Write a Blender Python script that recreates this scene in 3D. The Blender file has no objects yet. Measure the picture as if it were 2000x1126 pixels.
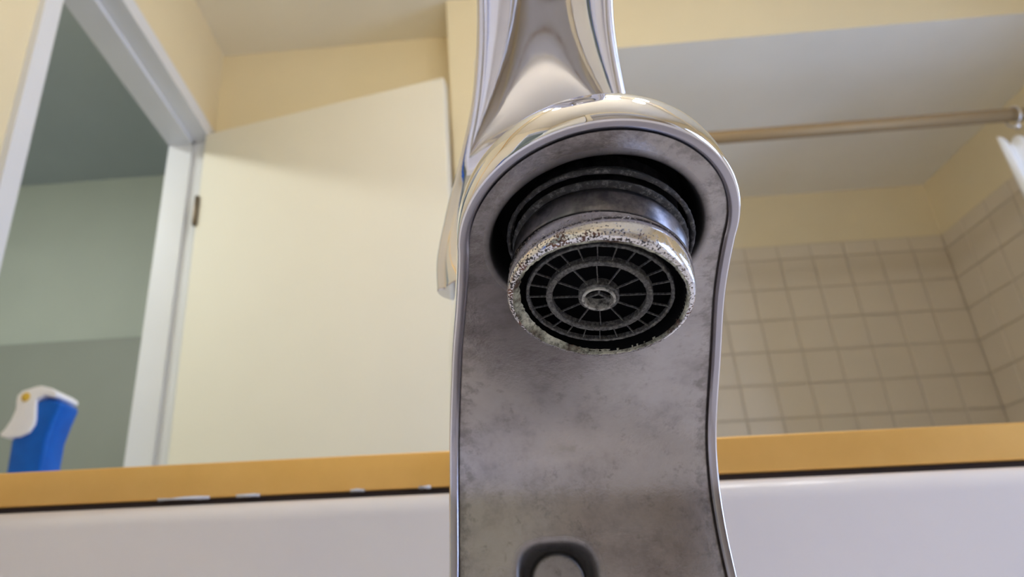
import bpy, bmesh, math, random
from mathutils import Vector, Matrix
import numpy as np
random.seed(7)
PI = math.pi
SC = bpy.context.scene
C = SC.collection

# ------------------------------------------------------------------ camera, world, lights, exposure
def cam_basis(yaw, pitch, roll):
    sy, cy = math.sin(yaw), math.cos(yaw); sp, cp = math.sin(pitch), math.cos(pitch)
    f = Vector((sy*cp, cy*cp, sp)); r0 = Vector((cy, -sy, 0)); u0 = r0.cross(f)
    cr, sr = math.cos(roll), math.sin(roll)
    return cr*r0 + sr*u0, -sr*r0 + cr*u0, f
cr_, cu_, cf_ = cam_basis(math.radians(-3.93), math.radians(22.65), math.radians(-2.08))
FPX, PPX, PPY = 1343.0, 857.0, 611.0
cd = bpy.data.cameras.new('camera'); cam = bpy.data.objects.new('camera', cd); C.objects.link(cam)
M = Matrix((cr_, cu_, -cf_)).transposed()
cam.matrix_world = M.to_4x4()
cd.sensor_width = 36.0; cd.sensor_fit = 'HORIZONTAL'; cd.lens = 36.0*FPX/2000
cd.shift_x = (1000-PPX)/2000; cd.shift_y = (PPY-563)/2000
cd.clip_start = 0.002; cd.clip_end = 50
cd.dof.use_dof = True; cd.dof.focus_distance = 0.105; cd.dof.aperture_fstop = 30
SC.camera = cam

w = bpy.data.worlds.new('world'); SC.world = w; w.use_nodes = True
w.node_tree.nodes['Background'].inputs[0].default_value = (0.75, 0.85, 1.0, 1)
w.node_tree.nodes['Background'].inputs[1].default_value = 0.25
vs = SC.view_settings
vs.view_transform = 'Standard'; vs.look = 'None'; vs.gamma = 1.0; vs.use_curve_mapping = False
vs.exposure = 0.0
SC.cycles.max_bounces = 16; SC.cycles.diffuse_bounces = 10; SC.cycles.glossy_bounces = 10; SC.cycles.caustics_reflective = True; SC.cycles.sample_clamp_indirect = 8.0
BULB_POWER = 33.0
HALL_FILL_POWER = 135.0
FILL_WINDOW_POWER = 8.5

# ------------------------------------------------------------------ materials
def mat(name, col, rough=0.6, metal=0.0, spec=0.5, **k):
    m = bpy.data.materials.new(name); m.use_nodes = True
    b = m.node_tree.nodes['Principled BSDF']
    b.inputs['Base Color'].default_value = (*col, 1); b.inputs['Roughness'].default_value = rough
    b.inputs['Metallic'].default_value = metal; b.inputs['Specular IOR Level'].default_value = spec
    if 'coat' in k: b.inputs['Coat Weight'].default_value = k['coat']; b.inputs['Coat Roughness'].default_value = 0.1
    if 'trans' in k: b.inputs['Transmission Weight'].default_value = k['trans']
    return m
def N(m, t, **inp):
    n = m.node_tree.nodes.new(t)
    for k, v in inp.items():
        n.inputs[k.replace('_', ' ')].default_value = v
    return n
def link(m, a, b): m.node_tree.links.new(a, b)
def bsdf(m): return m.node_tree.nodes['Principled BSDF']
def noise(m, scale, detail=4, rough=0.6, coord=None, dist=0.0):
    n = N(m, 'ShaderNodeTexNoise', Scale=scale, Detail=detail, Roughness=rough, Distortion=dist)
    if coord is None:
        coord = m.node_tree.nodes.new('ShaderNodeTexCoord').outputs['Object']
    link(m, coord, n.inputs['Vector']); return n
def ramp(m, src, stops):
    r = m.node_tree.nodes.new('ShaderNodeValToRGB'); cr = r.color_ramp
    while len(cr.elements) < len(stops): cr.elements.new(0.5)
    for e, (p, c) in zip(cr.elements, stops): e.position = p; e.color = (*c, 1) if len(c) == 3 else c
    link(m, src, r.inputs['Fac']); return r
def mixc(m, fac, a, b, mode='MIX'):
    n = m.node_tree.nodes.new('ShaderNodeMix'); n.data_type = 'RGBA'; n.blend_type = mode
    if isinstance(fac, float): n.inputs[0].default_value = fac
    else: link(m, fac, n.inputs[0])
    for v, i in ((a, 6), (b, 7)):
        if isinstance(v, tuple): n.inputs[i].default_value = (*v, 1)
        else: link(m, v, n.inputs[i])
    return n.outputs[2]
def bump(m, src, strength, dist):
    n = N(m, 'ShaderNodeBump', Strength=strength, Distance=dist)
    link(m, src, n.inputs['Height']); link(m, n.outputs[0], bsdf(m).inputs['Normal']); return n
def paint(name, col, rough=0.55, bs=0.15, dv=0.94):
    m = mat(name, col, rough)
    n = noise(m, 3.0, 3); r = ramp(m, n.outputs[0], [(0.3, tuple(c*dv for c in col)), (0.7, col)])
    link(m, r.outputs[0], bsdf(m).inputs['Base Color'])
    n2 = noise(m, 180, 2); bump(m, n2.outputs[0], bs, 0.001)
    return m
WALL = paint('cream_wall_paint', (0.78, 0.68, 0.47))
CEIL = paint('ceiling_paint', (0.80, 0.75, 0.62))
TRIMM = paint('white_gloss_trim', (0.72, 0.74, 0.81), 0.35, 0.05)
DOORM = paint('door_paint', (0.78, 0.745, 0.66), 0.7, 0.05, 0.97)
HALLM = paint('grey_green_hall_paint', (0.40, 0.44, 0.41))
HALLC = paint('hall_ceiling_paint', (0.42, 0.48, 0.56))
CABM = paint('grey_cabinet_paint', (0.27, 0.29, 0.27))
GROUT = paint('grout', (0.52, 0.455, 0.36), 0.8)
TILEM = paint('beige_glazed_tile', (0.68, 0.60, 0.48), 0.3, 0.05, 0.95)
FLOORM = paint('floor_vinyl', (0.74, 0.66, 0.53), 0.5)
SINKM = mat('white_cultured_marble', (0.80, 0.775, 0.80), 0.22)
n_ = noise(SINKM, 9, 5); r_ = ramp(SINKM, n_.outputs[0], [(0.3, (0.83, 0.83, 0.91)), (0.65, (0.87, 0.87, 0.94))])
link(SINKM, r_.outputs[0], bsdf(SINKM).inputs['Base Color'])
GOLD = mat('satin_gold_metal', (0.70, 0.43, 0.155), 0.42, 0.6)
n_ = noise(GOLD, 40, 4); r_ = ramp(GOLD, n_.outputs[0], [(0.3, (0.86, 0.52, 0.15)), (0.7, (0.92, 0.57, 0.18))])
link(GOLD, r_.outputs[0], bsdf(GOLD).inputs['Base Color'])
GLASS = mat('mirror_silver', (0.93, 0.95, 0.93), 0.0, 1.0)
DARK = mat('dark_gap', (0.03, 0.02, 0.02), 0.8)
CHROME = mat('polished_chrome', (0.80, 0.80, 0.84), 0.035, 1.0)
n_ = noise(CHROME, 260, 5, 0.7)
r_ = ramp(CHROME, n_.outputs[0], [(0.35, (0.025,)*3), (0.62, (0.05,)*3), (0.75, (0.16,)*3)])
link(CHROME, r_.outputs[0], bsdf(CHROME).inputs['Roughness'])
WOODROD = mat('bronze_rod', (0.34, 0.24, 0.13), 0.6, 0.4)
CURT = mat('white_curtain_cloth', (0.85, 0.86, 0.88), 0.7)
BLUE = mat('blue_plastic', (0.0, 0.09, 0.62), 0.45, spec=0.3)
n_ = noise(BLUE, 30, 3); r_ = ramp(BLUE, n_.outputs[0], [(0.3, (0.0, 0.10, 0.50)), (0.7, (0.0, 0.135, 0.64))])
link(BLUE, r_.outputs[0], bsdf(BLUE).inputs['Base Color'])
WHITEP = mat('white_plastic', (0.92, 0.92, 0.98), 0.35)
YELP = mat('yellow_plastic', (0.75, 0.50, 0.06), 0.4)
BLACKR = mat('dark_rubber', (0.035, 0.035, 0.038), 0.65)
HINGEM = mat('bronze_hinge', (0.10, 0.075, 0.05), 0.4, 0.8)

# ------------------------------------------------------------------ helpers
def obj(name, bm, m, parent=None, smooth=False, loc=None):
    me = bpy.data.meshes.new(name)
    bmesh.ops.recalc_face_normals(bm, faces=bm.faces)
    bm.to_mesh(me); bm.free()
    if smooth:
        for p in me.polygons: p.use_smooth = True
    for q in (m if isinstance(m, (list, tuple)) else [m]): me.materials.append(q)
    o = bpy.data.objects.new(name, me); C.objects.link(o)
    if loc: o.location = loc
    if parent: o.parent = parent
    return o
def empty(name, loc=(0, 0, 0)):
    o = bpy.data.objects.new(name, None); C.objects.link(o); o.location = loc; o.empty_display_size = 0.02
    return o
def tag(o, label, cat, group=None):
    o['label'] = label; o['category'] = cat
    if group: o['group'] = group
    return o
def struct(o, label=None):
    o['kind'] = 'structure'
    if label: o['label'] = label
    return o
def box_bm(x0, x1, y0, y1, z0, z1, bm=None):
    bm = bm or bmesh.new()
    r = bmesh.ops.create_cube(bm, size=1.0)
    for v in r['verts']:
        v.co = Vector(((x0+x1)/2 + v.co.x*(x1-x0), (y0+y1)/2 + v.co.y*(y1-y0), (z0+z1)/2 + v.co.z*(z1-z0)))
    return bm
def bevel(o, wd, seg=2, ang=True):
    b = o.modifiers.new('bevel', 'BEVEL'); b.width = wd; b.segments = seg; b.limit_method = 'ANGLE'; b.angle_limit = math.radians(35)
    for p in o.data.polygons: p.use_smooth = True
    return o
def box(name, x0, x1, y0, y1, z0, z1, m, parent=None, bev=0.0, seg=2):
    o = obj(name, box_bm(x0, x1, y0, y1, z0, z1), m, parent)
    if bev: bevel(o, bev, seg)
    return o
def lathe_bm(prof, n=96, bm=None, close=False, axis=None, origin=None, wob=None):
    """prof: list of (L, r) revolved round 'axis' from 'origin'."""
    bm = bm or bmesh.new()
    a = (axis or Vector((0, 0, 1))).normalized(); o = origin or Vector((0, 0, 0))
    e1 = Vector((1, 0, 0)) if abs(a.x) < 0.9 else Vector((0, 1, 0))
    e1 = (e1 - a*e1.dot(a)).normalized(); e2 = a.cross(e1)
    rings = []
    for (L, r) in prof:
        ring = []
        for k in range(n):
            t = 2*PI*k/n; rr = r*(1 + (wob(t, L) if wob else 0))
            ring.append(bm.verts.new(o + a*L + (e1*math.cos(t) + e2*math.sin(t))*rr))
        rings.append(ring)
    pairs = list(zip(rings[:-1], rings[1:])) + ([(rings[-1], rings[0])] if close else [])
    for A, B in pairs:
        for k in range(n):
            bm.faces.new((A[k], A[(k+1) % n], B[(k+1) % n], B[k]))
    return bm
def grid_faces(bm, G, mi=0):
    for i in range(len(G)-1):
        for j in range(len(G[0])-1):
            q = [G[i][j], G[i][j+1], G[i+1][j+1], G[i+1][j]]
            u = []
            for v in q:
                if v not in u: u.append(v)
            if len(u) >= 3:
                try: f = bm.faces.new(u); f.material_index = mi
                except ValueError: pass
def smoothstep(a, b, x):
    t = min(1, max(0, (x-a)/(b-a))); return t*t*(3-2*t)

# ------------------------------------------------------------------ the room (real world; the mirror glass is the plane y = 0.30)
GY = 0.300
def RY(v): return 2*GY - v                     # distance seen through the mirror -> real y
ZF, ZC = -0.88, 1.474
XL, XR = -0.70, 1.541
Y_NOOK, Y_HEAD, Y_TUB = RY(1.50), RY(1.374), RY(2.150)
XN, XTL = -0.045, 0.02                          # end of nook wall, left end of the tub
Z_ALC = 1.264
T = 0.10
struct(box('floor', -2.4, XR+T, Y_TUB-T, GY+0.10, ZF-0.05, ZF, FLOORM))
struct(box('ceiling', XL-T, XR+T, Y_TUB-T, GY+0.10, ZC, ZC+0.06, CEIL))
struct(box('wall_back', -2.4, XR+T, GY+0.003, GY+0.10, ZF, ZC+0.06, WALL), 'cream painted wall the framed mirror hangs on')
# left wall with the doorway
DY0, DY1, ZD = RY(0.832), RY(1.467), 1.150
bm = box_bm(XL-T, XL, DY0, GY+0.003, ZF, ZC)
box_bm(XL-T, XL, Y_NOOK-T, DY1, ZF, ZC, bm)
box_bm(XL-T, XL, DY1, DY0, ZD, ZC, bm)
struct(obj('wall_left', bm, WALL))
struct(box('wall_nook', XL, XN, Y_NOOK-T, Y_NOOK, ZF, ZC, WALL))
# partition and header in front of the bath alcove
bm = box_bm(XN, XTL, Y_TUB, Y_HEAD, ZF, ZC)
box_bm(XTL, XR, Y_TUB, Y_HEAD, Z_ALC, ZC, bm)
ALC = paint('alcove_ceiling_paint', (0.86, 0.84, 0.78))
hd = struct(obj('wall_alcove', bm, [WALL, ALC]))
for p in hd.data.polygons:
    if p.normal.z < -0.9 and p.center.x > XTL: p.material_index = 1
wt = struct(box('wall_tub', XTL-0.001, XR, Y_TUB-T, Y_TUB, ZF, ZC, WALL))
wr = struct(box('wall_right', XR, XR+T, Y_TUB-T, GY+0.003, ZF, ZC, WALL))
# tiles
Z_T = 0.496*2.15
PT = 0.1072; J = 0.0045
def tile_mesh(wx, wz, name):
    bm = box_bm(-wx/2, wx/2, -0.002, 0.003, -wz/2, wz/2)
    bmesh.ops.bevel(bm, geom=[e for e in bm.edges if all(v.co.y > 0 for v in e.verts)], offset=0.0018, segments=1, affect='EDGES')
    me = bpy.data.meshes.new(name); bm.to_mesh(me); bm.free(); me.materials.append(TILEM); return me
tm = tile_mesh(PT-J, PT-J, 'tile'); tmt = tile_mesh(PT-J, PT/2-J, 'trim_tile')
struct(box('trim_1', XTL, XR, Y_TUB, Y_TUB+0.0015, -0.45, Z_T, GROUT), 'beige grout bed of the tiled wall')
gr1 = bpy.data.objects['trim_1']
struct(box('trim_2', XR-0.0015, XR, Y_TUB, Y_HEAD, -0.45, Z_T, GROUT), 'beige grout bed of the side wall tiles')
gr2 = bpy.data.objects['trim_2']
rows = [(Z_T - PT/4, tmt)] + [(Z_T - PT/2 - PT*(k+0.5), tm) for k in range(13)]
for zc, me in rows:
    for i in range(14):
        o = bpy.data.objects.new('tile', me); C.objects.link(o); o.parent = gr1
        o.location = (XR - 0.003 - PT*(i+0.5), Y_TUB+0.0015, zc); o.rotation_euler = (random.uniform(-.002, .002), 0, random.uniform(-.002, .002))
    for i in range(7):
        o = bpy.data.objects.new('tile', me); C.objects.link(o); o.parent = gr2
        o.location = (XR-0.0015, Y_TUB + 0.003 + PT*(i+0.5), zc); o.rotation_euler = (0, 0, PI/2)
# door lining, casings
lt = 0.003
bm = box_bm(XL-T-0.002, XL+0.002, DY1, DY1+lt, ZF, ZD); box_bm(XL-T-0.002, XL+0.002, DY0-lt, DY0, ZF, ZD, bm)
box_bm(XL-T-0.002, XL+0.002, DY1, DY0, ZD-lt, ZD, bm)
struct(obj('trim_3', bm, TRIMM), 'white painted lining of the doorway')
cw = 0.034
bm = box_bm(XL, XL+0.012, DY0-0.004, DY0+cw, ZF, ZD+cw); box_bm(XL, XL+0.012, DY1-0.030, DY1+0.004, ZF, ZD+cw, bm)
box_bm(XL, XL+0.012, DY1-0.03, DY0+cw, ZD-0.004, ZD+cw, bm)
cs = struct(obj('trim_4', bm, TRIMM), 'white casing around the doorway'); 
bm = box_bm(XL-T-0.002, XL-0.038, DY1+lt, DY0-lt, ZD-lt-0.010, ZD-lt); box_bm(XL-T-0.002, XL-0.038, DY1+lt, DY1+lt+0.010, ZF, ZD-lt, bm)
box_bm(XL-T-0.002, XL-0.038, DY0-lt-0.010, DY0-lt, ZF, ZD-lt, bm)
struct(obj('trim_5', bm, TRIMM), 'white door stop strip inside the doorway')
# open door
dh = Vector((-0.695, RY(1.435), 0)); de = Vector((-0.058, RY(1.296), 0))
dw = (de-dh).length; da = math.atan2(de.y-dh.y, de.x-dh.x)
door = empty('door_1', (dh.x, dh.y, ZF)); door.rotation_euler = (0, 0, da); struct(door, 'plain cream door standing open into the room')
box('door_panel', 0.0, dw, -0.035, 0.0, 0.01, 1.15-ZF, DOORM, door, 0.002)
for zc in (0.9165, -0.62):
    h = box('hinge', -0.006, 0.004, -0.004, 0.008, zc-0.042-ZF, zc+0.042-ZF, HINGEM, door, 0.002)
for sy in (0.0, -0.035):
    s = 1 if sy == 0 else -1
    bm = lathe_bm([(0, 0.026), (0.006, 0.026), (0.008, 0.012), (0.03, 0.011), (0.036, 0.022), (0.05, 0.026), (0.062, 0.018), (0.065, 0.001)], 32,
                  axis=Vector((0, s, 0)), origin=Vector((dw-0.06, sy, 0.95)))
    obj('door_knob', bm, CHROME, door, True)
# hallway beyond the doorway
HX0 = -2.3
Y_H = RY(2.05)
struct(box('wall_hall', HX0, XL-T, Y_H-T, Y_H, ZF, ZC, HALLM), 'dim grey-green wall of the hallway behind the doorway')
struct(box('wall_far', HX0-T, HX0, Y_H-T, GY+0.003, ZF, ZC, HALLM))
struct(box('ceiling_hall', HX0-T, XL-T, Y_H-T, GY+0.10, ZC, ZC+0.06, HALLC))
bm = box_bm(XL-T-0.004, XL-T, DY0+0.02, GY, ZF, ZC); box_bm(XL-T-0.004, XL-T, Y_H, DY1-0.02, ZF, ZC, bm)
struct(obj('wall_hall_inner', bm, HALLM))
hc = empty('hall_cabinet', (-1.5, Y_H+0.012, ZF)); tag(hc, 'tall dark grey cabinet against the far hallway wall, seen through the doorway', 'cabinet')
box('body', -0.75, 0.68, -0.010, 0.0, 0, 0.836-ZF, CABM, hc, 0.003)
box('door', -0.745, -0.205, 0.0, 0.012, 0.05, 0.832-ZF, CABM, hc, 0.003)
box('door', -0.200, 0.675, 0.0, 0.012, 0.05, 0.832-ZF, CABM, hc, 0.003)

# white bathtub in the alcove
tub = empty('bathtub', ((XTL+XR)/2, (Y_TUB+Y_HEAD)/2, ZF)); tag(tub, 'white bathtub along the tiled alcove', 'bathtub')
bm = bmesh.new(); G = []
hx, hy = (XR-XTL)/2-0.003, (Y_HEAD-Y_TUB)/2-0.004
for i in range(25):
    row = []
    for j in range(41):
        v = -1+2*i/24; u = -1+2*j/40
        q = (abs(u/0.92)**5 + abs(v/0.84)**5)**0.2
        row.append(bm.verts.new((u*hx, v*hy, 0.42 - 0.36*smoothstep(1.0, 0.72, q)*(q < 1) if q < 1 else 0.42)))
    G.append(row)
for row in G:
    for v in row:
        u, w_ = v.co.x/hx, v.co.y/hy; q = (abs(u/0.92)**5 + abs(w_/0.84)**5)**0.2
        v.co.z = 0.42 - 0.36*(1-smoothstep(0.72, 1.0, q))
grid_faces(bm, G)
ex = bmesh.ops.extrude_edge_only(bm, edges=[e for e in bm.edges if e.is_boundary])
for v in [g for g in ex['geom'] if isinstance(g, bmesh.types.BMVert)]: v.co.z = 0.0
obj('shell', bm, SINKM, tub, True)

# ------------------------------------------------------------------ curtain rod, curtain, ring
YR = RY(1.42); ZR = 0.708*1.42
rod = tag(obj('curtain_rod', lathe_bm([(0, 0.0001), (0, 0.0155), (XR-XTL-0.002, 0.0155), (XR-XTL-0.002, 0.0001)], 32, axis=Vector((1, 0, 0)), origin=Vector((XTL+0.001, YR, ZR))), WOODROD, None, True),
    'bronze shower curtain rod across the bath alcove', 'curtain rod')
for p in rod.data.polygons: p.use_smooth = len(p.vertices) == 4 and abs(p.normal.x) < 0.5
cu = empty('shower_curtain', (1.3, YR, ZR-0.05)); tag(cu, 'white shower curtain gathered at the far end of the rod', 'curtain')
bm = bmesh.new(); G = []
for i in range(60):
    z = -0.02 - 1.34*i/59
    row = []
    for j in range(121):
        u = j/120; x = -0.087 + 0.304*u + 0.004*math.sin(i*0.15)
        amp = 0.022*smoothstep(-0.0, -0.25, -(-z)) if False else 0.006 + 0.020*smoothstep(0.0, 0.3, -z)
        row.append(bm.verts.new((x, amp*math.sin(u*2*PI*7 + 0.3*math.sin(i*.1)), z + (0.0 if i else 0.012*math.cos(u*2*PI*7)))))
    G.append(row)
grid_faces(bm, G)
cl = obj('cloth', bm, CURT, cu, True); so = cl.modifiers.new('s', 'SOLIDIFY'); so.thickness = 0.0012
for k in range(5):
    o = obj('curtain_ring', lathe_bm([(0.0022*math.sin(2*PI*t/12), 0.0225+0.0022*math.cos(2*PI*t/12)) for t in range(12)], 32, close=True, axis=Vector((1, 0, 0)), origin=Vector((0, 0, 0))), CHROME, None, True, loc=(1.268+0.055*k, YR, ZR-0.005))
    tag(o, ('chrome curtain ring nearest the free edge of the shower curtain', 'second chrome curtain ring from the free edge', 'third chrome curtain ring, middle one of the five', 'fourth chrome curtain ring from the free edge', 'chrome curtain ring nearest the side wall')[k], 'curtain ring', 'chrome rings on the curtain rod')
    # clip that grips the curtain top
    obj('clip', lathe_bm([(0, 0.001), (0.001, 0.006), (0.006, 0.009), (0.011, 0.006), (0.012, 0.001)], 20, axis=Vector((0, 0, -1)), origin=Vector((0, 0, -0.022))), CHROME, o, True)

# ------------------------------------------------------------------ mirror with gold frame, backsplash, counter with bowl
MX0, MX1, MZ0, MZ1 = -0.62, 0.98, 0.0437, 0.90
mi = empty('framed_mirror', (0.18, GY, MZ0)); tag(mi, 'large wall mirror in a thin satin gold frame above the backsplash', 'mirror')
def mbox(name, a, b, c, d, e, f, m, bv=0): return box(name, a-0.18, b-0.18, c-GY, d-GY, e-MZ0, f-MZ0, m, mi, bv, 3)
mbox('mirror_glass', MX0+0.004, MX1-0.004, GY, GY+0.002, MZ0+0.004, MZ1-0.004, GLASS)
FB = 0.292; FH = 0.0149
for nm, a in (('frame_bottom', (MX0, MX1, FB, GY+0.003, MZ0, MZ0+FH)), ('frame_top', (MX0, MX1, FB, GY+0.003, MZ1-FH, MZ1)),
              ('frame_side', (MX0, MX0+FH, FB, GY+0.003, MZ0+FH, MZ1-FH)), ('frame_side', (MX1-FH, MX1, FB, GY+0.003, MZ0+FH, MZ1-FH))):
    mbox(nm, *a, GOLD, 0.0008)
mbox('shadow_strip', MX0+0.002, MX1-0.002, 0.2945, GY+0.003, 0.0405, MZ0, DARK)  # black strip put in for the shadow line under the frame
for x0, x1 in ((-0.1435, -0.121), (-0.109, -0.099), (-0.060, -0.054), (-0.031, -0.026)):
    bm = box_bm(x0-0.18, x1-0.18, FB-0.0006-GY, FB+0.0004-GY, -0.0003, 0.0006)
    bmesh.ops.subdivide_edges(bm, edges=bm.edges, cuts=3)
    for v in bm.verts: v.co += Vector((random.uniform(-.0003, .0003), random.uniform(-.0001, .0001), random.uniform(-.0004, .0004)))
    o = obj('caulk_fleck', bm, TRIMM, mi, True); o['label'] = 'small pale fleck of caulk on the lower edge of the gold frame'
ZCT = -0.050
van = empty('vanity_sink', (0.1, 0.0, ZCT)); tag(van, 'white one-piece vanity top with oval basin and rounded backsplash', 'vanity top')
# backsplash
ZB = 0.0402; r = 0.009; yb = 0.2785; prof = [(GY+0.003, ZCT), (GY+0.003, ZB)]
for k in range(13):
    t = PI/2*k/12; prof.append((yb + r - r*math.sin(t), ZB - r + r*math.cos(t)))
for k in range(8):
    t = PI/2*k/7; prof.append((yb - 0.012*(1-math.cos(t)), ZCT + 0.012 - 0.012*math.sin(t)))
bm = bmesh.new(); A = [bm.verts.new((-0.795, y, z-ZCT)) for y, z in prof]; B = [bm.verts.new((0.95, y, z-ZCT)) for y, z in prof]
for i in range(len(prof)-1): bm.faces.new((A[i], A[i+1], B[i+1], B[i]))
bm.faces.new((A[-1], A[0], B[0], B[-1])); bm.faces.new(A); bm.faces.new(B[::-1])
bs = obj('backsplash', bm, SINKM, van)
for p in bs.data.polygons: p.use_smooth = abs(p.normal.x) < 0.5
# counter with bowl
BXc, BYc, BA, BB, BD = 0.018, -0.045, 0.215, 0.150, 0.135
xs = sorted(set([round(-0.695 + 0.015*i, 4) for i in range(117)])); ys = [round(GY+0.003 - 0.0078*i, 4) for i in range(74)]
bm = bmesh.new(); G = []
for y in ys:
    row = []
    for x in xs:
        rr = math.hypot((x-BXc)/BA, (y-BYc)/BB)
        z = 0.0
        if rr < 1: z = -BD*(1-rr**3.2)**0.8
        if rr > 1 and rr < 1.15: z = 0
        z += 0.004*smoothstep(1.35, 1.6, rr)*0 
        row.append(bm.verts.new((x-0.1, y, z)))
    G.append(row)
grid_faces(bm, G)
ee = [e for e in bm.edges if e.is_boundary]
ex = bmesh.ops.extrude_edge_only(bm, edges=ee)
for v in [g for g in ex['geom'] if isinstance(g, bmesh.types.BMVert)]: v.co.z = -0.035
ctr = obj('counter', bm, SINKM, van, True)
if max(ctr.data.polygons, key=lambda p: p.center.y*10 - abs(p.normal.z-0)*0 + abs(p.normal.z)).normal.z < 0: ctr.data.flip_normals()
obj('drain', lathe_bm([(0, 0.001), (0.003, 0.012), (0.004, 0.018), (0.001, 0.020), (0.0, 0.027), (-0.002, 0.031)], 48, axis=Vector((0, 0, 1)), origin=Vector((BXc-0.1, BYc, -BD+0.004))), CHROME, van, True)
vc = empty('vanity_cabinet', (0.1, 0.0, ZF)); tag(vc, 'white painted vanity cabinet under the basin top', 'cabinet')
bm = box_bm(-0.79, 0.93, -0.22, -0.20, 0, 0.794); box_bm(-0.79, -0.775, -0.2, GY, 0, 0.794, bm); box_bm(0.915, 0.93, -0.2, GY, 0, 0.794, bm)
obj('body', bm, TRIMM, vc)
for x0 in (-0.76, -0.20, 0.36):
    d = box('door', x0, x0+0.54, -0.238, -0.22, 0.08, 0.75, TRIMM, vc, 0.004)
    obj('knob', lathe_bm([(0, 0.005), (0.012, 0.005), (0.016, 0.013), (0.022, 0.012), (0.025, 0.001)], 24, axis=Vector((0, -1, 0)), origin=Vector((x0+0.48, -0.238, 0.66))), CHROME, d, True)

# ------------------------------------------------------------------ vanity light above the mirror, added window and hall light
def emis(name, col, strength):
    m = bpy.data.materials.new(name); m.use_nodes = True; nt = m.node_tree; nt.nodes.clear()
    e = nt.nodes.new('ShaderNodeEmission'); o = nt.nodes.new('ShaderNodeOutputMaterial')
    e.inputs[0].default_value = (*col, 1); e.inputs[1].default_value = strength; nt.links.new(e.outputs[0], o.inputs[0]); return m
vl = empty('vanity_light', (0.18, GY, 1.06)); tag(vl, 'chrome bar light with four round bulbs on the wall above the mirror', 'wall lamp')
box('back_plate', -0.36, 0.36, -0.025, 0.003, -0.05, 0.05, CHROME, vl, 0.006)
BULB = emis('bulb_glow', (1.0, 0.95, 0.90), BULB_POWER)
for k in range(4):
    x = -0.27 + 0.18*k
    obj('socket', lathe_bm([(0, 0.03), (0.02, 0.026), (0.03, 0.02)], 32, axis=Vector((0, -1, 0)), origin=Vector((x, -0.02, 0))), CHROME, vl, True)
    bm = bmesh.new(); bmesh.ops.create_uvsphere(bm, u_segments=24, v_segments=16, radius=0.045)
    bmesh.ops.translate(bm, verts=bm.verts, vec=(x, -0.088, 0)); obj('bulb', bm, BULB, vl, True)
# unseen glowing window in the right-hand wall, added for brighter ceilings and cool glints
wn = empty('fill_window', (XR, -0.25, 0.35)); struct(wn, 'unseen frosted window added in the side wall beside the vanity')
FILL_WIN = emis('fill_window_glow', (0.50, 0.64, 1.0), FILL_WINDOW_POWER)
box('pane', -0.012, -0.006, -0.24, -0.005, -0.50, 0.50, FILL_WIN, wn); box('pane', -0.012, -0.006, 0.005, 0.24, -0.50, 0.50, FILL_WIN, wn)
for a_ in ((-0.29, -0.24, -0.55, 0.55), (0.24, 0.29, -0.55, 0.55), (-0.24, 0.24, -0.55, -0.50), (-0.24, 0.24, 0.50, 0.55), (-0.012, 0.012, -0.50, 0.50)):
    box('frame', -0.022, 0.0, *a_, TRIMM, wn, 0.003)
hl = empty('hall_fill_light', (-1.5, -0.2, ZC)); tag(hl, 'unseen round ceiling light added to brighten the hallway', 'ceiling light')  # unseen lamp, added to lift the hallway's brightness
obj('base', lathe_bm([(0, 0.12), (0.02, 0.12), (0.02, 0.10)], 32, axis=Vector((0, 0, -1))), TRIMM, hl, True)
obj('diffuser', lathe_bm([(0.02, 0.11), (0.05, 0.08), (0.06, 0.001)], 32, axis=Vector((0, 0, -1))), emis('hall_fill_glow', (0.95, 0.96, 0.92), HALL_FILL_POWER), hl, True)

# ------------------------------------------------------------------ spray bottle on the counter (seen in the mirror)
def px_ray(px, py):
    c = ((px-PPX)/FPX, -(py-PPY)/FPX, 1.0)
    return cr_*c[0] + cu_*c[1] + cf_*c[2]
YBV = 0.75
def pxz(px, py, yv=None):
    d = px_ray(px, py); k = (yv or YBV)/d.y; return (d.x*k, d.z*k)
def extr(name, pts, y0, y1, m, parent, bv, seg=3, ox=0, oz=0):
    bm = bmesh.new(); A = [bm.verts.new((x-ox, y0, z-oz)) for x, z in pts]; B = [bm.verts.new((x-ox, y1, z-oz)) for x, z in pts]
    n = len(pts); bm.faces.new(A); bm.faces.new(B[::-1])
    for i in range(n): bm.faces.new((A[i], B[i], B[(i+1) % n], A[(i+1) % n]))
    o = obj(name, bm, m, parent); bevel(o, bv, seg); return o
bx, bz = -0.52, ZCT
sb = empty('spray_bottle', (bx, RY(YBV), bz)); tag(sb, 'blue spray bottle with white trigger head standing on the counter, reflected in the mirror', 'bottle')
def pxs(a, b, h):
    t = smoothstep(50, 150, a); x, z = pxz(a-3, b-17*t, YBV-h); return (x*(1 + t*2*h/(YBV-h)), z)
def pxb(a, b):
    t = smoothstep(70, 105, a); return pxz(a - 7 - 22*t, b - 14*t*(b < 900), YBV-0.019)
neck_l, neck_r = pxb(17, 915), pxb(110, 915)
low = [(neck_l[0]-0.002, 0.10), (neck_l[0]-0.018, 0.07), (neck_l[0]-0.020, 0.0), (neck_l[0]-0.017, ZCT+0.001), (neck_r[0]+0.017, ZCT+0.001), (neck_r[0]+0.020, 0.0), (neck_r[0]+0.018, 0.07), (neck_r[0]+0.002, 0.11)]
body = [pxb(60, 800), pxb(40, 838), pxb(26, 860), neck_l] + low + [neck_r, pxb(121, 870), pxb(135, 835), pxb(147, 808), pxb(152, 796), pxb(118, 789), pxb(80, 786)]
extr('bottle_body', body, -0.019, 0.019, BLUE, sb, 0.006, 4, bx, bz)
pxh = lambda a, b: pxs(a, b, 0.0225)
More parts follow.
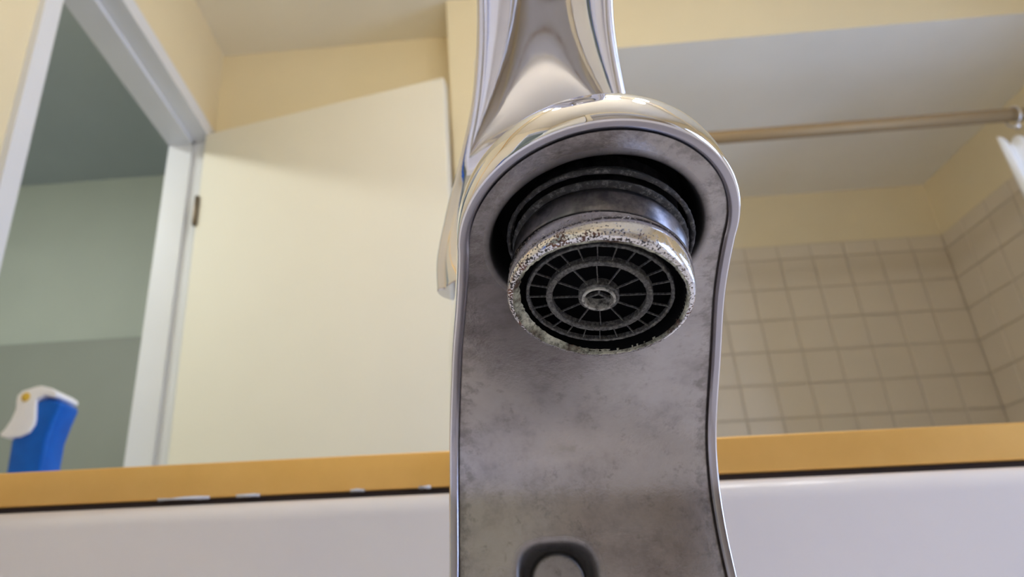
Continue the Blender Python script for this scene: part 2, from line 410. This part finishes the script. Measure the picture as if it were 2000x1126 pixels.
hood = [pxh(34, 782), pxh(36, 772), pxh(46, 762), pxh(60, 759), pxh(90, 759), pxh(125, 764), pxh(150, 771), pxh(160, 778), pxh(161, 785), pxh(156, 789), pxh(135, 783), pxh(93, 784), pxh(92, 800), pxh(89, 822), pxh(80, 832),
        pxh(60, 844), pxh(40, 852), pxh(15, 854), pxh(3, 851), pxh(2, 846), pxh(12, 836), pxh(24, 818), pxh(33, 798)]
extr('trigger_head', hood, -0.0225, 0.0225, WHITEP, sb, 0.004, 3, bx, bz)
c = pxh(54, 775)
obj('nozzle_dial', lathe_bm([(0, 0.0001), (0, 0.0045), (-0.001, 0.0052), (-0.01, 0.0052)], 24, axis=Vector((0, 1, 0)), origin=Vector((c[0]-bx, 0.0242, c[1]-bz))), YELP, sb, True)

# ------------------------------------------------------------------ the faucet
XC = 0.0184
# underside profile (y, z), from the tip back and down to the counter
PK = [(0.0745, 0.0543), (0.0926, 0.0483), (0.107, 0.0438), (0.118, 0.0390), (0.127, 0.0330), (0.1330, 0.0260), (0.1355, 0.0190), (0.1361, 0.0110), (0.1364, 0.003), (0.1372, -0.018), (0.139, -0.0485)]
def catmull(P, n=40):
    P = [np.array(p, float) for p in P]; P = [2*P[0]-P[1]] + P + [2*P[-1]-P[-2]]; out = []
    for i in range(1, len(P)-2):
        for k in range(n):
            t = k/n; a, b, c, d = P[i-1], P[i], P[i+1], P[i+2]
            out.append(0.5*((2*b) + (c-a)*t + (2*a-5*b+4*c-d)*t*t + (-a+3*b-3*c+d)*t**3))
    out.append(P[-2]); return np.array(out)
cv = catmull(PK); 
for _ in range(60):                              # gentle smoothing of the curve
    cv[1:-1] = (cv[:-2] + 2*cv[1:-1] + cv[2:])/4
sl = np.concatenate([[0], np.cumsum(np.hypot(*np.diff(cv, axis=0).T))])
STOT = sl[-1]
def prof_at(s):
    y = np.interp(s, sl, cv[:, 0]); z = np.interp(s, sl, cv[:, 1]); d = 0.0012; sc_ = min(max(s, d), STOT-d)
    if s < 0: y += s*(cv[5, 0]-cv[0, 0])/sl[5]; z += s*(cv[5, 1]-cv[0, 1])/sl[5]
    ty = np.interp(sc_+d, sl, cv[:, 0]) - np.interp(sc_-d, sl, cv[:, 0]); tz = np.interp(sc_+d, sl, cv[:, 1]) - np.interp(sc_-d, sl, cv[:, 1])
    L = math.hypot(ty, tz); ty /= L; tz /= L
    return y, z, tz, -ty                         # point, outward normal (towards the basin)
S_A = float(np.interp(0.0926, cv[:, 0], sl))
WK = [(0, 0.0185), (S_A, 0.0187), (S_A+0.014, 0.0203), (S_A+0.027, 0.0224), (S_A+0.04, 0.0239), (S_A+0.05, 0.0244), (S_A+0.064, 0.0245), (S_A+0.075, 0.0252), (STOT, 0.0285)]
def w_in(s): return float(np.interp(s, [k[0] for k in WK], [k[1] for k in WK]))
wss = np.linspace(0, STOT, 400); wv = np.array([w_in(s) for s in wss])
for _ in range(300): wv[1:-1] = (wv[:-2] + 2*wv[1:-1] + wv[2:])/4
def w_in(s): return float(np.interp(s, wss, wv))
R0 = S_A + 0.0008                                # length of the rounded front, from the centre of the outlet to the tip
JF, = (40,)
RIM = 0.0015
rows_s = [S_A + (STOT-S_A)*t for t in np.linspace(0, 1, 260)[1:]]
def xc(s): return XC - 0.0009*(1-smoothstep(S_A, S_A+0.045, s)) - 0.0012*smoothstep(S_A+0.03, S_A+0.065, s)
def place(s, x, off, cvx=6.0):
    y, z, ny, nz = prof_at(s)
    off = off - cvx*x*x*smoothstep(S_A, S_A+0.05, s)
    return Vector((xc(s) + x, y + ny*off, z + nz*off))
fau = empty('faucet', (XC, 0.165, ZCT)); tag(fau, 'chrome single-handle basin faucet seen from below with scaly outlet', 'faucet')
FO = Vector((XC, 0.165, ZCT))
def fobj(name, bm, m, parent=None, smooth=True):
    o = obj(name, bm, m, parent or fau, smooth)
    if parent is None or parent is fau: o.data.transform(Matrix.Translation(-FO))
    return o
# plate
def plate_off(s, x):
    r = math.hypot(s - S_A, x)
    d = -0.0005
    d -= 0.0075*(1 - smoothstep(0.0140, 0.0158, r))
    # disc in a recess low on the neck, shaped like the phone lens's reflection
    sb_ = S_REFL; xb = -0.0063
    rb = math.hypot((s-sb_)/1.0, x-xb)
    q = (abs((s-sb_)/0.0068)**3 + abs((x-xb)/0.0074)**3)**(1/3)
    d -= 0.0018*(1 - smoothstep(0.78, 1.08, q))
    d += 0.0016*(1 - smoothstep(0.0047, 0.0052, rb))
    return d
# place of the imitated reflection: where z is about -0.001
zz = cv[:, 1]; S_REFL = float(np.interp(0.0025, zz[::-1], sl[::-1]))
bm = bmesh.new(); dl = bm.verts.layers.float_color.new('ShadeStain')
def half_domain(n, jf, rows, wf):
    """rows of (s, x) from the centre line to the edge"""
    out = []
    for j in range(jf+1):
        th = PI/2*j/jf
        out.append([(S_A - R0*math.cos(th)*u, wf(S_A)*math.sin(th)*u) for u in n])
    for s in rows: out.append([(s, wf(s)*u) for u in n])
    return out
nn = [i/110 for i in range(111)]
HD = half_domain(nn, 56, rows_s, w_in)
def shade_refl_at(s, x, w):
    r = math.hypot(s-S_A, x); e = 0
    e = max(e, smoothstep(0.0172, 0.0150, r)) if False else max(e, 1-smoothstep(0.0150, 0.0172, r))  # outlet recess painted black, standing in for its deep shade
    q = (abs((s-S_REFL)/0.0068)**3 + abs((x+0.0063)/0.0074)**3)**(1/3); rb = math.hypot(s-S_REFL, x+0.0063)
    e = max(e, 0.86*(1-smoothstep(0.75, 1.25, q))*(0.30 + 0.70*smoothstep(0.0040, 0.0050, rb)))  # dark surround of the imitated phone reflection, put into the colour
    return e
for sg in (1, -1):
    G = []
    for row in HD:
        g = []; we = abs(row[-1][1]) or 1e-6
        for i, (s, x) in enumerate(row):
            v = bm.verts.new(place(s, sg*x, plate_off(s, sg*x)))
            u = nn[i]; edge = smoothstep(0.80, 1.0, u)
            v[dl] = (shade_refl_at(s, sg*x, we), edge, 0, 1)  # red: painted shade and reflection; green: edge weight for the stains
            g.append(v)
        G.append(g)
    grid_faces(bm, G)
bmesh.ops.remove_doubles(bm, verts=bm.verts, dist=1e-6)
PLATE = mat('dull_cast_metal', (0.34, 0.31, 0.31), 0.28, 0.92)
m = PLATE
at = m.node_tree.nodes.new('ShaderNodeAttribute'); at.attribute_name = 'ShadeStain'
sp = m.node_tree.nodes.new('ShaderNodeSeparateColor'); link(m, at.outputs['Color'], sp.inputs[0])
tc = m.node_tree.nodes.new('ShaderNodeTexCoord').outputs['Object']
n1 = noise(m, 90, 9, 0.72, tc); n2 = noise(m, 1400, 4, 0.7, tc); n3 = noise(m, 330, 9, 0.78, tc, 0.15)
c1 = ramp(m, n1.outputs[0], [(0.34, (0.30, 0.28, 0.285)), (0.5, (0.40, 0.38, 0.385)), (0.70, (0.45, 0.43, 0.435))])
# dark stains gather by the edges
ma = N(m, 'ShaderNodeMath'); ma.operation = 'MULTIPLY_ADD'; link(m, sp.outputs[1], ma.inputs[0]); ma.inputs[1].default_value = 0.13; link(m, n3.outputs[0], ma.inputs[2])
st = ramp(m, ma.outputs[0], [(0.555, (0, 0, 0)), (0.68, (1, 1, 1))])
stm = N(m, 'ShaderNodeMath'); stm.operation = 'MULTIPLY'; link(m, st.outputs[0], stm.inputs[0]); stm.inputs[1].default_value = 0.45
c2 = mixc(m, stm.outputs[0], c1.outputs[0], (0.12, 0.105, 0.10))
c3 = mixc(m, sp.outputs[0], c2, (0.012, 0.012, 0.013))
link(m, c3, bsdf(m).inputs['Base Color'])
rr = ramp(m, n1.outputs[0], [(0.3, (0.245,)*3), (0.7, (0.215,)*3)])
rr2 = mixc(m, sp.outputs[0], rr.outputs[0], (0.8, 0.8, 0.8)); link(m, rr2, bsdf(m).inputs['Roughness'])
bump(m, n2.outputs[0], 0.25, 0.00012)
fobj('underside_plate', bm, PLATE)

# outer shell: inner lip, rim, then arched outer skin
HK = [(0, 0.0125), (S_A, 0.0125), (S_A+0.015, 0.022), (S_A+0.026, 0.030), (S_A+0.04, 0.044), (S_A+0.050, 0.050), (S_A+0.065, 0.051), (STOT, 0.054)]
def Hs(s): return float(np.interp(s, [k[0] for k in HK], [k[1] for k in HK]))
hv = np.array([Hs(s) for s in wss])
for _ in range(120): hv[1:-1] = (hv[:-2] + 2*hv[1:-1] + hv[2:])/4
def Hs(s): return float(np.interp(s, wss, hv))
sec = [(0.0, -0.0030), (0.0, 0.0), (0.0007, 0.00003), (RIM-0.0001, 0.0), (RIM+0.0001, -0.00008), (RIM+0.0003, -0.0004)]   # (outwards, along normal)
NA = 22; PW = 3.0
def bulge(s): return 0.0024*smoothstep(S_A+0.018, S_A+0.038, s)
bm = bmesh.new()
for sg in (1, -1):
    G = []
    stations = [(S_A, PI/2*j/48) for j in range(49)] + [(s, PI/2) for s in rows_s[::2]]
    for s, th in stations:
        fan = (s == S_A); wi = w_in(s); g = []
        def pt(o, h):
            if fan: return place(S_A - (R0+o)*math.cos(th), sg*(wi+o)*math.sin(th), h, 0)
            return place(s, sg*(wi+o), h - 0, 0)
        cvo = -6.0*wi*wi*smoothstep(S_A, S_A+0.05, s)
        for o, h in sec: g.append(bm.verts.new(pt(o, h + cvo)))
        W = wi + RIM + 0.0003; RR = R0 + RIM + 0.0003; H = Hs(s)
        # centre point frame
        y0, z0, ny, nz = prof_at(s)
        for k in range(1, NA+1):
            ps = PI/2*k/NA
            cx = max(0, math.cos(ps))**(2/PW); hh = math.sin(ps)**(2/PW)*H
            if k == NA: cx = 0
            ex = bulge(s)*math.sin(2*ps)**1.0 if not fan else 0
            if fan:
                ys, xs_ = -RR*math.cos(th)*cx, sg*W*math.sin(th)*cx
                ty, tz = -nz, ny                 # tangent (towards +s)
                g.append(bm.verts.new((xc(s) + xs_, y0 + ty*ys - ny*(hh+0.0006), z0 + tz*ys - nz*(hh+0.0006))))
            else:
                off = -(hh + 0.0006) + cvo*(1-k/NA)
                g.append(bm.verts.new((xc(s) + sg*(W*cx + ex), y0 + ny*off, z0 + nz*off)))
        G.append(g)
    nf0 = len(bm.faces); grid_faces(bm, G); bm.faces.ensure_lookup_table()
    idx = {v: k for g in G for k, v in enumerate(g)}
    for f in bm.faces[nf0:]:
        mx = max(idx[v] for v in f.verts)
        f.material_index = 2 if mx <= 1 else (1 if mx <= 3 else 0)
bmesh.ops.remove_doubles(bm, verts=bm.verts, dist=2e-6)
RIMM = mat('satin_rim_metal', (0.42, 0.41, 0.46), 0.22, 1.0)
fobj('spout_shell', bm, [CHROME, RIMM, DARK])
# base ring on the counter
bsr = fobj('base_ring', lathe_bm([(0, 0.034), (0.001, 0.036), (0.004, 0.036), (0.006, 0.034), (0.0062, 0.020)], 96, axis=Vector((0, 0, 1)), origin=Vector((XC, 0.172, ZCT+0.0008))), CHROME)

# ---- lever handle: lofted closed sections
HD_ = [ # y, z (side edge), half width, forward bulge, back bulge, side strip
 (0.1560, 0.0715, 0.0300, 0.018, 0.026, 0.0035),
 (0.1540, 0.0800, 0.0296, 0.010, 0.026, 0.0040),
 (0.1500, 0.0905, 0.0265, 0.004, 0.022, 0.0040),
 (0.1430, 0.1010, 0.0222, 0.000, 0.017, 0.0035),
 (0.1340, 0.1100, 0.0184, -0.0020, 0.012, 0.0030),
 (0.1215, 0.1190, 0.0156, -0.0030, 0.007, 0.0026),
 (0.1070, 0.1262, 0.0147, -0.0034, 0.005, 0.0024),
 (0.0910, 0.1315, 0.0145, -0.0032, 0.004, 0.0022),
 (0.0790, 0.1340, 0.0130, -0.0020, 0.003, 0.0020),
 (0.0735, 0.1350, 0.0070, -0.0005, 0.0015, 0.0012)]
HC = []
arr = np.array(HD_)
P = np.vstack([2*arr[0]-arr[1], arr, 2*arr[-1]-arr[-2]])
for i in range(1, len(P)-2):
    for k in range(10):
        t = k/10; a, b, c, d = P[i-1], P[i], P[i+1], P[i+2]
        HC.append(0.5*((2*b) + (c-a)*t + (2*a-5*b+4*c-d)*t*t + (-a+3*b-3*c+d)*t**3))
HC.append(P[-2]); HC = np.array(HC)
XH = 0.0190
bm = bmesh.new(); G = []
for i, (y, z, hw, B, D, S) in enumerate(HC):
    j0, j1 = max(0, i-1), min(len(HC)-1, i+1)
    ty, tz = HC[j1][0]-HC[j0][0], HC[j1][1]-HC[j0][1]; L = math.hypot(ty, tz); ty /= L; tz /= L
    fy, fz = -tz, ty                             # forward / downward direction
    if fy > 0: fy, fz = -fy, -fz
    ring = []; e = min(0.0022, hw*0.2)
    nF = 24
    for k in range(nF+1):                        # underside, left to right
        u = -1 + 2*k/nF; x = (hw-e)*math.sin(u*PI/2)
        f = B*math.cos(u*PI/2)**1.0 if B > 0 else B*(1-u*u)
        ring.append((x, f))
    ring.append((hw-0.3*e, -0.15*S)); ring.append((hw, -0.45*S)); ring.append((hw, -0.9*S))
    for k in range(1, nF):
        u = 1 - 2*k/nF
        ring.append((hw*math.sin(u*PI/2), -0.9*S - D*math.cos(u*PI/2)))
    ring.append((-hw, -0.9*S)); ring.append((-hw, -0.45*S)); ring.append((-(hw-0.3*e), -0.15*S))
    xo = XH - 0.0009*smoothstep(0.108, 0.125, z)
    G.append([bm.verts.new((xo + x, y + fy*f, z + fz*f)) for x, f in ring])
for i in range(len(G)-1):
    n = len(G[0])
    for j in range(n):
        bm.faces.new((G[i][j], G[i][(j+1) % n], G[i+1][(j+1) % n], G[i+1][j]))
bm.faces.new(G[0]); bm.faces.new(G[-1])
hnd = fobj('lever_handle', bm, CHROME)
for p in hnd.data.polygons: p.use_smooth = len(p.vertices) == 4

# ---- outlet (aerator)
yA, zA, nyA, nzA = prof_at(S_A)
AX = Vector((-0.15, nyA, nzA)).normalized(); AO = Vector((XC-0.0005, yA, zA))
rot = Vector((0, 0, 1)).rotation_difference(AX)
e_x = Vector((1, 0, 0)); e_x = (e_x - AX*e_x.dot(AX)).normalized(); e_y = AX.cross(e_x)
AM = Matrix((e_x, e_y, AX)).transposed().to_4x4(); AM = AM @ Matrix.Scale(0.982, 4); AM.translation = AO - FO
RINGM = mat('limescaled_chrome', (0.8, 0.8, 0.82), 0.08, 1.0)
m = RINGM; tc = m.node_tree.nodes.new('ShaderNodeTexCoord').outputs['Object']
sx = m.node_tree.nodes.new('ShaderNodeSeparateXYZ'); link(m, tc, sx.inputs[0])
dn = noise(m, 3200, 2, 0.6, tc); dn2 = noise(m, 420, 4, 0.6, tc)
zr = N(m, 'ShaderNodeMapRange'); link(m, sx.outputs[2], zr.inputs[0]); zr.inputs[1].default_value = 0.0085; zr.inputs[2].default_value = 0.0120
zr.inputs[3].default_value = -0.115; zr.inputs[4].default_value = 0.04
a1 = N(m, 'ShaderNodeMath'); a1.operation = 'ADD'; link(m, dn.outputs[0], a1.inputs[0]); link(m, zr.outputs[0], a1.inputs[1])
a2 = N(m, 'ShaderNodeMath'); a2.operation = 'MULTIPLY_ADD'; link(m, dn2.outputs[0], a2.inputs[0]); a2.inputs[1].default_value = 0.35; link(m, a1.outputs[0], a2.inputs[2])
a3 = N(m, 'ShaderNodeMath'); a3.operation = 'MULTIPLY_ADD'; link(m, sx.outputs[0], a3.inputs[0]); a3.inputs[1].default_value = -3.5; link(m, a2.outputs[0], a3.inputs[2]); a2 = a3
pit = ramp(m, a2.outputs[0], [(0.735, (0, 0, 0)), (0.76, (1, 1, 1))])
pc = ramp(m, dn2.outputs[0], [(0.52, (0.03, 0.026, 0.028)), (0.62, (0.16, 0.08, 0.06))])
bc = mixc(m, pit.outputs[0], (0.80, 0.80, 0.83), pc.outputs[0]); link(m, bc, bsdf(m).inputs['Base Color'])
inv = ramp(m, a2.outputs[0], [(0.735, (1, 1, 1)), (0.76, (0, 0, 0))]); link(m, inv.outputs[0], bsdf(m).inputs['Metallic'])
rg = ramp(m, a2.outputs[0], [(0.55, (0.07,)*3), (0.74, (0.28,)*3), (0.78, (0.8,)*3)]); link(m, rg.outputs[0], bsdf(m).inputs['Roughness'])
bump(m, inv.outputs[0], 0.5, 0.0002)
def wobble(t, L): return 0.004*math.sin(9*t+1)*0 + 0.006*math.sin(5*t+0.7)*(L > 0.0115)
RO = 0.01305
prof_r = [(0.0064, 0.0119), (0.0066, 0.0125), (0.0070, RO-0.0001), (0.0075, RO), (0.0104, RO), (0.0111, RO-0.00005), (0.01155, RO-0.0002), (0.0118, RO-0.00045), (0.0119, RO-0.0008), (0.01185, RO-0.0012)]
bm = lathe_bm(prof_r, 192)
ring = obj('aerator', bm, RINGM, fau, True); ring.matrix_local = AM
ring['label'] = 'chrome aerator ring speckled with limescale and corrosion'
def aobj(name, bm, m, smooth=True, label=None):
    o = obj(name, bm, m, ring, smooth)
    if label: o['label'] = label
    return o
LIME = mat('limescale', (0.50, 0.50, 0.42), 0.85)
m = LIME; n_ = noise(m, 1500, 5, 0.7); n2_ = noise(m, 220, 4, 0.6)
r_ = ramp(m, n2_.outputs[0], [(0.36, (0.10, 0.06, 0.045)), (0.46, (0.30, 0.31, 0.25)), (0.60, (0.62, 0.63, 0.53))])
r2_ = ramp(m, n_.outputs[0], [(0.35, (0.25,)*3), (0.55, (1, 1, 1))])
link(m, mixc(m, 1.0, r_.outputs[0], r2_.outputs[0], 'MULTIPLY'), bsdf(m).inputs['Base Color']); bump(m, n_.outputs[0], 0.9, 0.0004)
rnd = [random.uniform(-1, 1) for _ in range(400)]
def rw(t, L, amp=0.012):
    i = int(t/(2*PI)*192) % 192; return amp*rnd[(i*2+int(L*1e5)) % 400]
# crusty inner lip, thicker at the lower left
LIPA = 215
def lipw(t, L):
    return 0.010*rnd[int(t/(2*PI)*192) % 192*2] - (0.0 if L > 0.0118 else 0.085*max(0, math.cos(t - math.radians(LIPA)))**3)
bm = lathe_bm([(0.01185, RO-0.0008), (0.01200, RO-0.0011), (0.0119, RO-0.0012), (0.0113, RO-0.00135)], 192, wob=lipw)
aobj('limescale_crust', bm, LIME, False, 'pale green limescale crust on the inner lip')
BLK = mat('black_inside', (0.004, 0.004, 0.005), 0.9, spec=0.1)
aobj('inner_wall', lathe_bm([(0.0116, 0.0117), (0.0111, 0.0116), (0.0060, 0.0112)], 128), BLK)
# satin neck and washer
NECK = mat('satin_dark_neck', (0.22, 0.21, 0.23), 0.3, 0.9)
n_ = noise(NECK, 300, 6, 0.7); r_ = ramp(NECK, n_.outputs[0], [(0.4, (0.25, 0.24, 0.26)), (0.62, (0.10, 0.10, 0.12))]); link(NECK, r_.outputs[0], bsdf(NECK).inputs['Base Color'])
aobj('neck', lathe_bm([(-0.006, 0.0119), (0.0022, 0.0121), (0.0026, 0.0126), (0.0030, 0.0127), (0.0036, 0.0125), (0.0058, 0.0125), (0.0064, 0.0122), (0.0066, 0.0119)], 128), NECK, True, 'dull grey metal neck')
DUSTY = mat('dusty_rubber', (0.05, 0.05, 0.055), 0.8)
n_ = noise(DUSTY, 900, 6, 0.8); r_ = ramp(DUSTY, n_.outputs[0], [(0.50, (0.03, 0.03, 0.033)), (0.68, (0.22, 0.22, 0.22))]); link(DUSTY, r_.outputs[0], bsdf(DUSTY).inputs['Base Color']); bump(DUSTY, n_.outputs[0], 0.6, 0.0002)
aobj('washer', lathe_bm([(-0.0012, 0.0130), (-0.0010, 0.0137), (-0.0004, 0.01395), (0.0, 0.0138), (0.0001, 0.0134), (-0.0006, 0.0132), (-0.0020, 0.0131)], 160, wob=lambda t, L: rw(t, L, 0.004)), DUSTY, True, 'dusty black rubber washer')
aobj('thread_ring', lathe_bm([(0.0004, 0.0122), (0.0006, 0.0128), (0.0010, 0.01295), (0.0013, 0.0127), (0.0015, 0.0121)], 160, wob=lambda t, L: rw(t, L, 0.004)), DUSTY, True, 'dusty thread collar above the neck')
# grille
GR = mat('grey_black_plastic', (0.05, 0.05, 0.052), 0.6)
n_ = noise(GR, 2200, 5, 0.75); r_ = ramp(GR, n_.outputs[0], [(0.42, (0.035, 0.035, 0.037)), (0.66, (0.20, 0.20, 0.195))]); link(GR, r_.outputs[0], bsdf(GR).inputs['Base Color']); bump(GR, n_.outputs[0], 0.7, 0.00025)
ZG = 0.0108
def gring(name, ri, ro, z0, z1, m=GR, n=144, amp=0.006, label=None):
    return aobj(name, lathe_bm([(z0, ri), (z1-0.0001, ri), (z1, ri+0.0001), (z1, ro-0.0001), (z1-0.0001, ro), (z0, ro)], n, close=True, wob=lambda t, L: amp*rnd[int(t/(2*PI)*n) % 200]), m, False, label)
gring('grille_ring', 0.00985, 0.01030, 0.0100, ZG)
gring('grille_ring', 0.00655, 0.00740, 0.0100, ZG+0.0003)
gring('grille_ring', 0.00235, 0.00285, 0.0098, ZG+0.0003)
HUBM = mat('limed_hub', (0.45, 0.45, 0.43), 0.6)
n_ = noise(HUBM, 600, 5, 0.7); r_ = ramp(HUBM, n_.outputs[0], [(0.40, (0.06, 0.06, 0.06)), (0.55, (0.50, 0.50, 0.47))]); link(HUBM, r_.outputs[0], bsdf(HUBM).inputs['Base Color'])
gring('hub_ring', 0.00200, 0.00238, 0.0094, ZG+0.0006, HUBM, label='whitish scaled hub ring')
def rib_mesh(name, r0, r1, th, z0, z1):
    bm = box_bm(r0, r1, -th/2, th/2, z0, z1); me = bpy.data.meshes.new(name); bm.to_mesh(me); bm.free(); me.materials.append(GR); return me
ri_in = rib_mesh('rib', 0.0028, 0.0066, 0.00013, ZG-0.0004, ZG-0.0001); ri_out = rib_mesh('rib', 0.0073, 0.0099, 0.00012, ZG-0.0005, ZG-0.0002)
for k in range(12):
    o = bpy.data.objects.new('rib', ri_in); C.objects.link(o); o.parent = ring; o.rotation_euler = (0, 0, 2*PI*(k+0.25)/12)
for k in range(24):
    o = bpy.data.objects.new('rib', ri_out); C.objects.link(o); o.parent = ring; o.rotation_euler = (0, 0, 2*PI*(k+0.4)/24)
hubblade = rib_mesh('hub_blade', 0.0, 0.0019, 0.0003, 0.0098, 0.0103)
for k in range(3):
    o = bpy.data.objects.new('hub_blade', hubblade); C.objects.link(o); o.parent = ring; o.rotation_euler = (0, 0, 2*PI*k/3 + PI/2)
aobj('back_screen', lathe_bm([(0.0062, 0.0113), (0.0068, 0.0001)], 64), BLK, False)
